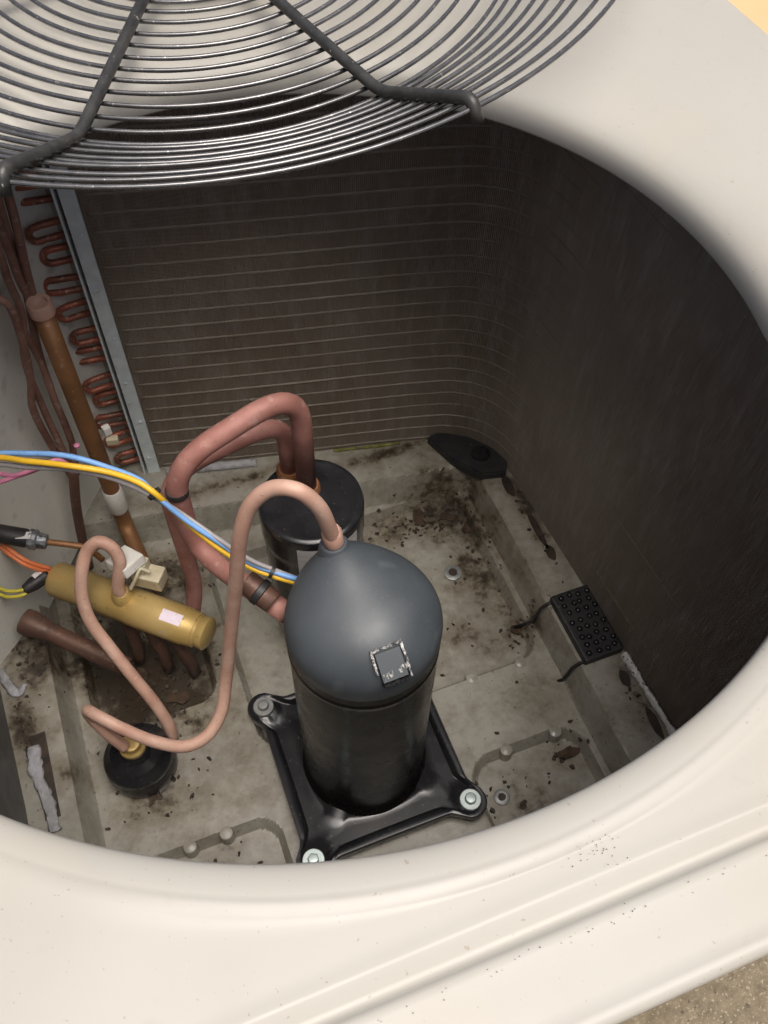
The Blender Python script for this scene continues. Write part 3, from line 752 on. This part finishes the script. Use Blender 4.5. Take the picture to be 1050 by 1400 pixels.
# ------------------------------------------------------------------ wires
def wire(name, label, pts, r, col, group=None, sides=10):
    # every lead starts at the dark control-box wall on the left
    p0 = np.array(pts[0]); w0 = np.array((-.2475, p0[1] - .10, p0[2] + .012))
    pts = [tuple(w0), tuple(w0 * .55 + p0 * .45 + np.array([0, .012, .006]))] + list(pts)
    return pipe(name, label, catmull(pts, 10), r, 'wire_' + col, sides, 'wire', group)
wire('blue_wire', 'light blue wire running from left edge to the compressor', [(-0.1437, 0.5985, 0.4300), (-0.1056, 0.5838, 0.4350), (-0.0720, 0.5638, 0.4400), (-0.0416, 0.5428, 0.4350), (-0.0193, 0.5238, 0.4300), (-0.0107, 0.5083, 0.4250), (0.0065, 0.4934, 0.4000), (0.0315, 0.4728, 0.3750), (0.0549, 0.4528, 0.3550), (0.0702, 0.4418, 0.3500), (0.0865, 0.4313, 0.3450), (0.1010, 0.4288, 0.3350)], .0026, 'blue')
wire('yellow_wire', 'yellow wire beside the blue one, running from left edge to compressor', [(-0.1442, 0.5951, 0.4300), (-0.1065, 0.5720, 0.4380), (-0.0733, 0.5489, 0.4450), (-0.0423, 0.5338, 0.4400), (-0.0208, 0.5164, 0.4370), (-0.0108, 0.5063, 0.4300), (0.0017, 0.5012, 0.4000), (0.0301, 0.4712, 0.3680), (0.0539, 0.4513, 0.3500), (0.0693, 0.4403, 0.3450), (0.0859, 0.4304, 0.3400), (0.0988, 0.4272, 0.3320)], .0028, 'yellow')
wire('grey_wire', 'pale grey wire under the yellow one, running from left edge to compressor', [(-0.1474, 0.5956, 0.4200), (-0.1092, 0.5742, 0.4280), (-0.0752, 0.5534, 0.4350), (-0.0441, 0.5364, 0.4300), (-0.0248, 0.5212, 0.4250), (-0.0142, 0.5117, 0.4200), (0.0024, 0.5043, 0.4000), (0.0322, 0.4739, 0.3780), (0.0554, 0.4527, 0.3600), (0.0707, 0.4429, 0.3520), (0.0870, 0.4332, 0.3430), (0.1005, 0.4304, 0.3300)], .0024, 'grey')
wire('pink_wire', 'upper pink wire at the left edge under the grey wire', [(-0.1641, 0.6488, 0.3500), (-0.1363, 0.6327, 0.3550), (-0.1139, 0.6301, 0.3600), (-0.0933, 0.6332, 0.3600), (-0.0824, 0.6347, 0.3400)], .0024, 'pink', 'pink wires at the left edge')
wire('pink_wire', 'lower pink wire at the left edge under the grey wire', [(-0.1664, 0.6305, 0.3500), (-0.1429, 0.6327, 0.3520), (-0.1208, 0.6318, 0.3550), (-0.0972, 0.6363, 0.3520), (-0.0843, 0.6385, 0.3300)], .0024, 'pink', 'pink wires at the left edge')
wire('orange_wire', 'upper orange wire entering the brass valve', [(-0.2038, 0.6918, 0.2000), (-0.1873, 0.6679, 0.1950), (-0.1738, 0.6528, 0.1850), (-0.1542, 0.6554, 0.1500)], .0027, 'orange', 'orange wires into the brass valve')
wire('orange_wire', 'lower orange wire entering the brass valve', [(-0.2060, 0.6875, 0.1950), (-0.1894, 0.6647, 0.1900), (-0.1756, 0.6504, 0.1800), (-0.1560, 0.6528, 0.1450)], .0027, 'orange', 'orange wires into the brass valve')
wire('lime_wire', 'upper short yellow-green wire at left edge into the black plug', [(-0.2246, 0.6582, 0.1500), (-0.2062, 0.6418, 0.1520), (-0.1885, 0.6373, 0.1520), (-0.1798, 0.6436, 0.1500)], .0022, 'lime', 'yellow-green wires at the left edge')
wire('lime_wire', 'lower short yellow-green wire at left edge into the black plug', [(-0.2268, 0.6537, 0.1450), (-0.2084, 0.6373, 0.1470), (-0.1905, 0.6338, 0.1470), (-0.1795, 0.6401, 0.1470)], .0022, 'lime', 'yellow-green wires at the left edge')
plug = thing('black_plug', 'small black plug hanging at the end of the brass valve', 'connector', (-0.1750, 0.6452, 0.1480))
pa, pb = np.array((-0.1892, 0.6367, 0.1500)), np.array((-0.1584, 0.6505, 0.1500)); pdv = (pb - pa); pl = float(np.linalg.norm(pdv))
lathe('body', [(.003, 0), (.006, .002), (.0085, pl * .4), (.009, pl * .9), (.005, pl)], M['blackplastic'], plug, tuple(pa), tuple(pdv / pl), 12)
box_obj('label', (-0.1694, 0.6469, 0.1605), (.010, .006, .0008), M['label'], plug, .5, 0)
def tie(name, label, p, d, r, w=.0035):
    o = lathe(name, [(r - .001, -w / 2), (r, -w / 2), (r, w / 2), (r - .001, w / 2)], M['blackplastic'], None, tuple(p), tuple(d), 20)
    return tag(o, label, 'cable tie')
t1 = np.array((-0.0111, 0.5093, 0.4250)); t2 = np.array((-0.0105, 0.5104, 0.4200))
tie('cable_tie', 'black cable tie round the wires beside the thick arch pipe', t1, np.array((-0.0055, 0.5036, 0.4130)) - np.array((-0.0169, 0.5170, 0.4300)), .0068)
tie('cable_tie', 'black cable tie round the wires next to the compressor', np.array((0.0701, 0.4417, 0.3490)), np.array((0.0801, 0.4337, 0.3450)) - np.array((0.0605, 0.4486, 0.3530)), .0066)
# clamps on the suction pipe
sp_ = np.array((0.0089, 0.5543, 0.3601))
tag(lathe('pipe_strap', [(.0109, -.004), (.0116, -.003), (.0116, .003), (.0109, .004)], M['blackplastic'], None, (sp_[0], sp_[1], sp_[2]), (0, 0, 1), 24), 'black strap round the thick arch pipe below its left bend', 'strap')
cl0, cl1 = np.array((0.0481, 0.4539, 0.3220)), np.array((0.0641, 0.4326, 0.3120)); cdv = cl1 - cl0; cll = float(np.linalg.norm(cdv))
clamp = thing('pipe_clamp', 'grey sleeve and black clamp on thick pipe by the compressor', 'clamp', tuple(cl0))
lathe('sleeve', [(.0109, -.004), (.0119, -.002), (.0119, cll), (.0109, cll + .002)], M['copper_dark'], clamp, tuple(cl0), tuple(cdv / cll), 24)
lathe('band', [(.0120, .010), (.0138, .011), (.0138, .017), (.0120, .018)], M['blackplastic'], clamp, tuple(cl0), tuple(cdv / cll), 24)

# ------------------------------------------------------------------ fan guard (turned upside down, lying over the back of the opening)
GC = np.array((.1428, .8064, .7499)); el, an = 1.481, -1.999
gn = np.array([math.cos(el) * math.cos(an), math.cos(el) * math.sin(an), math.sin(el)])
e1 = np.cross([0, 0, 1.], gn); e1 /= np.linalg.norm(e1); e2 = np.cross(gn, e1)
def gp(r, a, d): return GC + r * (math.cos(a) * e1 + math.sin(a) * e2) + d * gn
GRP, GRR, GDEP = .264, .360, .0492
guard = thing('fan_guard', 'black wire fan guard lying upside down over the back of the opening', 'fan guard', tuple(GC))
radii = [(GRP - .0132 * k, 0.0) for k in range(16)]
fl = [.10, .22, .34, .46, .58, .70, .86, 1.0]
radii += [(GRP + (GRR - GRP) * t, GDEP * t) for t in fl]
for (r, d) in radii:
    off = -.0034 if d == 0 else -.0030
    w1, w2 = rng.uniform(0, 6.28, 2)
    p = [gp(r + .0007 * math.sin(3 * a + w1), a, d + off + .0008 * math.sin(2 * a + w2)) for a in np.linspace(0, 2 * math.pi, 160, endpoint=False)]
    tube('guard_ring', p, .00165, M['guard'], guard, 8, closed=True)
A1 = -1.658
for k in range(8):
    a = A1 + k * math.pi / 4
    p = [gp(.028, a, .002), gp(GRP + .002, a, .002), gp(GRR - .002, a, GDEP + .003), gp(GRR + .005, a, GDEP - .009)]
    tube('spoke', fillet(p, [0, .012, .008, 0], 6), .0042, M['spoke'], guard, 12)
lathe('hub_plate', [(.02, -.003), (.075, -.003), (.078, -.001), (.075, .001), (.02, .001)], M['spoke'], guard, tuple(GC), tuple(gn), 40)

# ------------------------------------------------------------------ pads, foam, screws, leaves
pad = thing('rubber_pad', 'black bubbled rubber pad strapped over the right ledge under the coil', 'rubber pad', (.449, .407, .035))
box_obj('pad_body', (.4475, .4065, .0545), (.054, .098, .014), M['blackplastic'], pad, 0, .003)
for i in range(4):
    for j in range(8):
        x = .430 + .0118 * i + rng.normal(0, .0010) + .003 * (j % 2); y = .366 + .0116 * j + rng.normal(0, .0010)
        lathe('bubble', [(.0042, .0605), (.0038, .0627), (.0024, .0643), (.0006, .0647)], M['blackgloss'], pad, (x, y, 0), sides=10)
for yy in (.451, .362):
    tube('strap', np.array([(.428, yy, .0530), (.4165, yy, .0515), (.4095, yy + .002, .040), (.4045, yy + .004, .004), (.385, yy + .012, -.015)]), .0022, M['blackplastic'], pad, 8)
V = []; out = [(.372, .752), (.392, .757), (.43, .732), (.452, .704), (.463, .672), (.452, .655), (.418, .664), (.390, .700)]
bm = bmesh.new(); f = bm.faces.new([bm.verts.new((x, y, .046)) for x, y in out])
r_ = bmesh.ops.extrude_face_region(bm, geom=[f]); bmesh.ops.translate(bm, vec=(0, 0, .017), verts=[v for v in r_['geom'] if isinstance(v, bmesh.types.BMVert)])
bmesh.ops.recalc_face_normals(bm, faces=bm.faces)
bmesh.ops.bevel(bm, geom=bm.edges[:], offset=.002, segments=2, affect='EDGES')
me = bpy.data.meshes.new('corner_pad'); bm.to_mesh(me); bm.free()
cpad = thing('corner_pad', 'black rubber pad wedged in the back right corner under the coil', 'rubber pad', (.42, .70, .035))
link('pad_body', me, M['blackplastic'], cpad, False)
lathe('pad_boss', [(.014, .062), (.013, .0655), (.007, .0665), (.0025, .0655)], M['blackgloss'], cpad, (.432, .697, 0), sides=24)

def ragged(name, label, cat, path, w, h, mat, n=40, seed=1):
    r2 = np.random.default_rng(seed); P = catmull([(*p,) for p in path], max(2, n // (len(path) - 1)))
    ra = np.interp(np.arange(len(P)), np.linspace(0, len(P), 14), r2.uniform(.65, 1.2, 14)) * r2.uniform(.88, 1.12, len(P))
    V, F = tube_geo(P, w * ra, 8)
    zc = P[:, 2].repeat(8); V[:, 2] = np.r_[zc] + (V[:, 2] - np.r_[zc]) * (h / w) if len(V) == len(zc) else V[:, 2]
    V += r2.normal(0, w * .10, V.shape)
    return tag(link(name, mesh(name, V, F), M[mat], None), label, cat)
ragged('foam_strip', 'white foam strip along the foot of the back coil', 'foam strip', [(.008, .826, .054), (.06, .814, .055), (.13, .799, .053)], .007, .008, 'foam', 40, 3)
ragged('foam_strip', 'flaking white strip along the foot of the right coil near front', 'foam strip', [(.4715, .352, .054), (.4735, .30, .055), (.475, .245, .055), (.474, .19, .055)], .0045, .008, 'foamwhite', 70, 5)
ragged('foam_scrap', 'white foam scrap wedged between ledge and dark left wall', 'foam', [(-.229, .49, .0525), (-.230, .46, .0525), (-.224, .42, .0525), (-.221, .385, .0525)], .008, .0025, 'foam', 24, 8)
ragged('paint_scrap', 'pale torn scrap on the ledge at the far left', 'scrap', [(-.252, .60, .053), (-.245, .578, .054), (-.236, .562, .053), (-.226, .572, .053)], .005, .002, 'foam', 16, 9)
tag(link('ledge_gap', mesh('ledge_gap', [(-.232, .505, .0512), (-.214, .505, .0512), (-.213, .40, .0512), (-.23, .40, .0512)], [(0, 1, 2, 3)]), M['litter'], None, False), 'dark slot behind the white foam scrap on left ledge', 'dirt patch')  # flat dark sheet laid just above the left ledge to draw the slot
for i, (x, y, r, lab) in enumerate(((.372, .772, .004, 'left one of two yellow moss dots at the back corner'), (.387, .768, .0038, 'right one of two yellow moss dots at the back corner'))):
    tag(lathe('moss_dot', [(r * .6, -.001), (r, .001), (r * .9, .004), (r * .4, .006)], M['moss'], None, (x, y - .012, .052), sides=9), lab, 'moss', 'yellow moss dots')
ragged('moss_line', 'thin green-yellow moss line along the foot of the back coil', 'moss', [(.24, .783, .0515), (.29, .771, .0525), (.335, .763, .0515)], .0022, .003, 'moss', 40, 12)

def leaf_geo(cx, cy, cz, size, rz, r2):
    n = 9; V = []; ph = np.linspace(0, 2 * np.pi, n, endpoint=False)
    rr = size * r2.uniform(.45, 1.05, n); st = r2.uniform(.45, .9)
    c, s = math.cos(rz), math.sin(rz); tl, t2 = r2.normal(0, .25, 2)
    V.append((cx, cy, cz + size * .12))
    for a, r in zip(ph, rr):
        x, y = r * math.cos(a), r * math.sin(a) * st
        V.append((cx + c * x - s * y, cy + s * x + c * y, max(cz + .0004, cz + .001 + x * tl * .4 + y * t2 * .4 + abs(r2.normal(0, size * .10)))))
    F = [(0, 1 + i, 1 + (i + 1) % n) for i in range(n)]
    return V, F
# grit gathered along the lid groove and around a scuff
V = []; F = []; r2 = np.random.default_rng(33)
for _ in range(150):
    if r2.random() < .72: px, py, pz = r2.uniform(-.1, .42), .0315 + abs(r2.normal(0, .0016)) * (1 if r2.random() < .3 else -1), ZT - .0032
    else: px, py, pz = r2.normal(.118, .005), r2.normal(.058, .004), ZT - .0020
    v, f = leaf_geo(px, py, pz, r2.uniform(.00015, .00038), r2.uniform(0, 6.28), r2)
    o_ = len(V); V += v; F += [tuple(i + o_ for i in q) for q in f]
tag(link('grit', mesh('grit', V, F), M['grit'], None, False), 'fine dark grit along the groove of the cream lid', 'grit', kind='stuff')
# fine rotted litter: nobody could count it
V = []; F = []; r2 = np.random.default_rng(21)
cl = [(.365, .668, .028, .020, 120), (.30, .667, .05, .013, 90), (.392, .615, .012, .045, 60), (.389, .458, .013, .014, 50), (.33, .50, .05, .05, 25), (-.11, .585, .04, .045, 150), (-.06, .56, .035, .03, 110), (-.085, .505, .035, .02, 60), (-.112, .405, .028, .02, 45), (-.05, .68, .04, .03, 70), (.30, .245, .035, .035, 40), (.372, .285, .014, .012, 30), (-.22, .605, .018, .022, 60), (.452, .58, .006, .05, 40), (.455, .29, .006, .035, 20), (-.06, .31, .04, .02, 14), (-.236, .53, .008, .03, 40)]
for (x, y, sx, sy, n) in cl:
    for _ in range(int(n * .6)):
        px, py = r2.normal(x, sx), r2.normal(y, sy)
        if math.hypot(px - KX, py - KY) < .08 or not (-.245 < px < .466 and .05 < py < .80): continue
        if abs(px - KX) < .115 and abs(py - KY) < .115: continue
        v, f = leaf_geo(px, py, float(pan_z(np.array(px), np.array(py))), r2.uniform(.0012, .0050), r2.uniform(0, 6.28), r2)
        o_ = len(V); V += v; F += [tuple(i + o_ for i in q) for q in f]
tag(link('leaf_litter', mesh('leaf_litter', V, F), M['litter'], None, False), 'dark rotted leaf litter scattered over the base pan', 'leaf litter', kind='stuff')
LV = [(.373, .283, .017, 'curled dead leaf on the pan by the foot of right ledge'), (.333, .676, .020, 'brown dead leaf against the foot of the back ledge'), (.372, .660, .018, 'dark dead leaf in the back right corner of the pan'),
      (.392, .632, .014, 'dark dead leaf at the foot of right ledge near corner'), (.386, .458, .013, 'dead leaf at the foot of right ledge beside the bubbled pad'), (.292, .245, .008, 'small dark leaf fleck on the pan right of compressor foot'),
      (-.10, .565, .020, 'large rotted leaf below the brown stub pipe'), (-.062, .525, .017, 'rotted leaf under the brass valve'), (-.118, .402, .013, 'rotted leaf on the pan in front of the squat canister')]
for i, (x, y, s, lab) in enumerate(LV):
    v, f = leaf_geo(x, y, float(pan_z(np.array(x), np.array(y))) + .001, s, i * 1.3, r2)
    tag(link('dead_leaf', mesh('dead_leaf', v, f), M['leaf'], None, False), lab, 'leaf', 'dead leaves on the base pan')
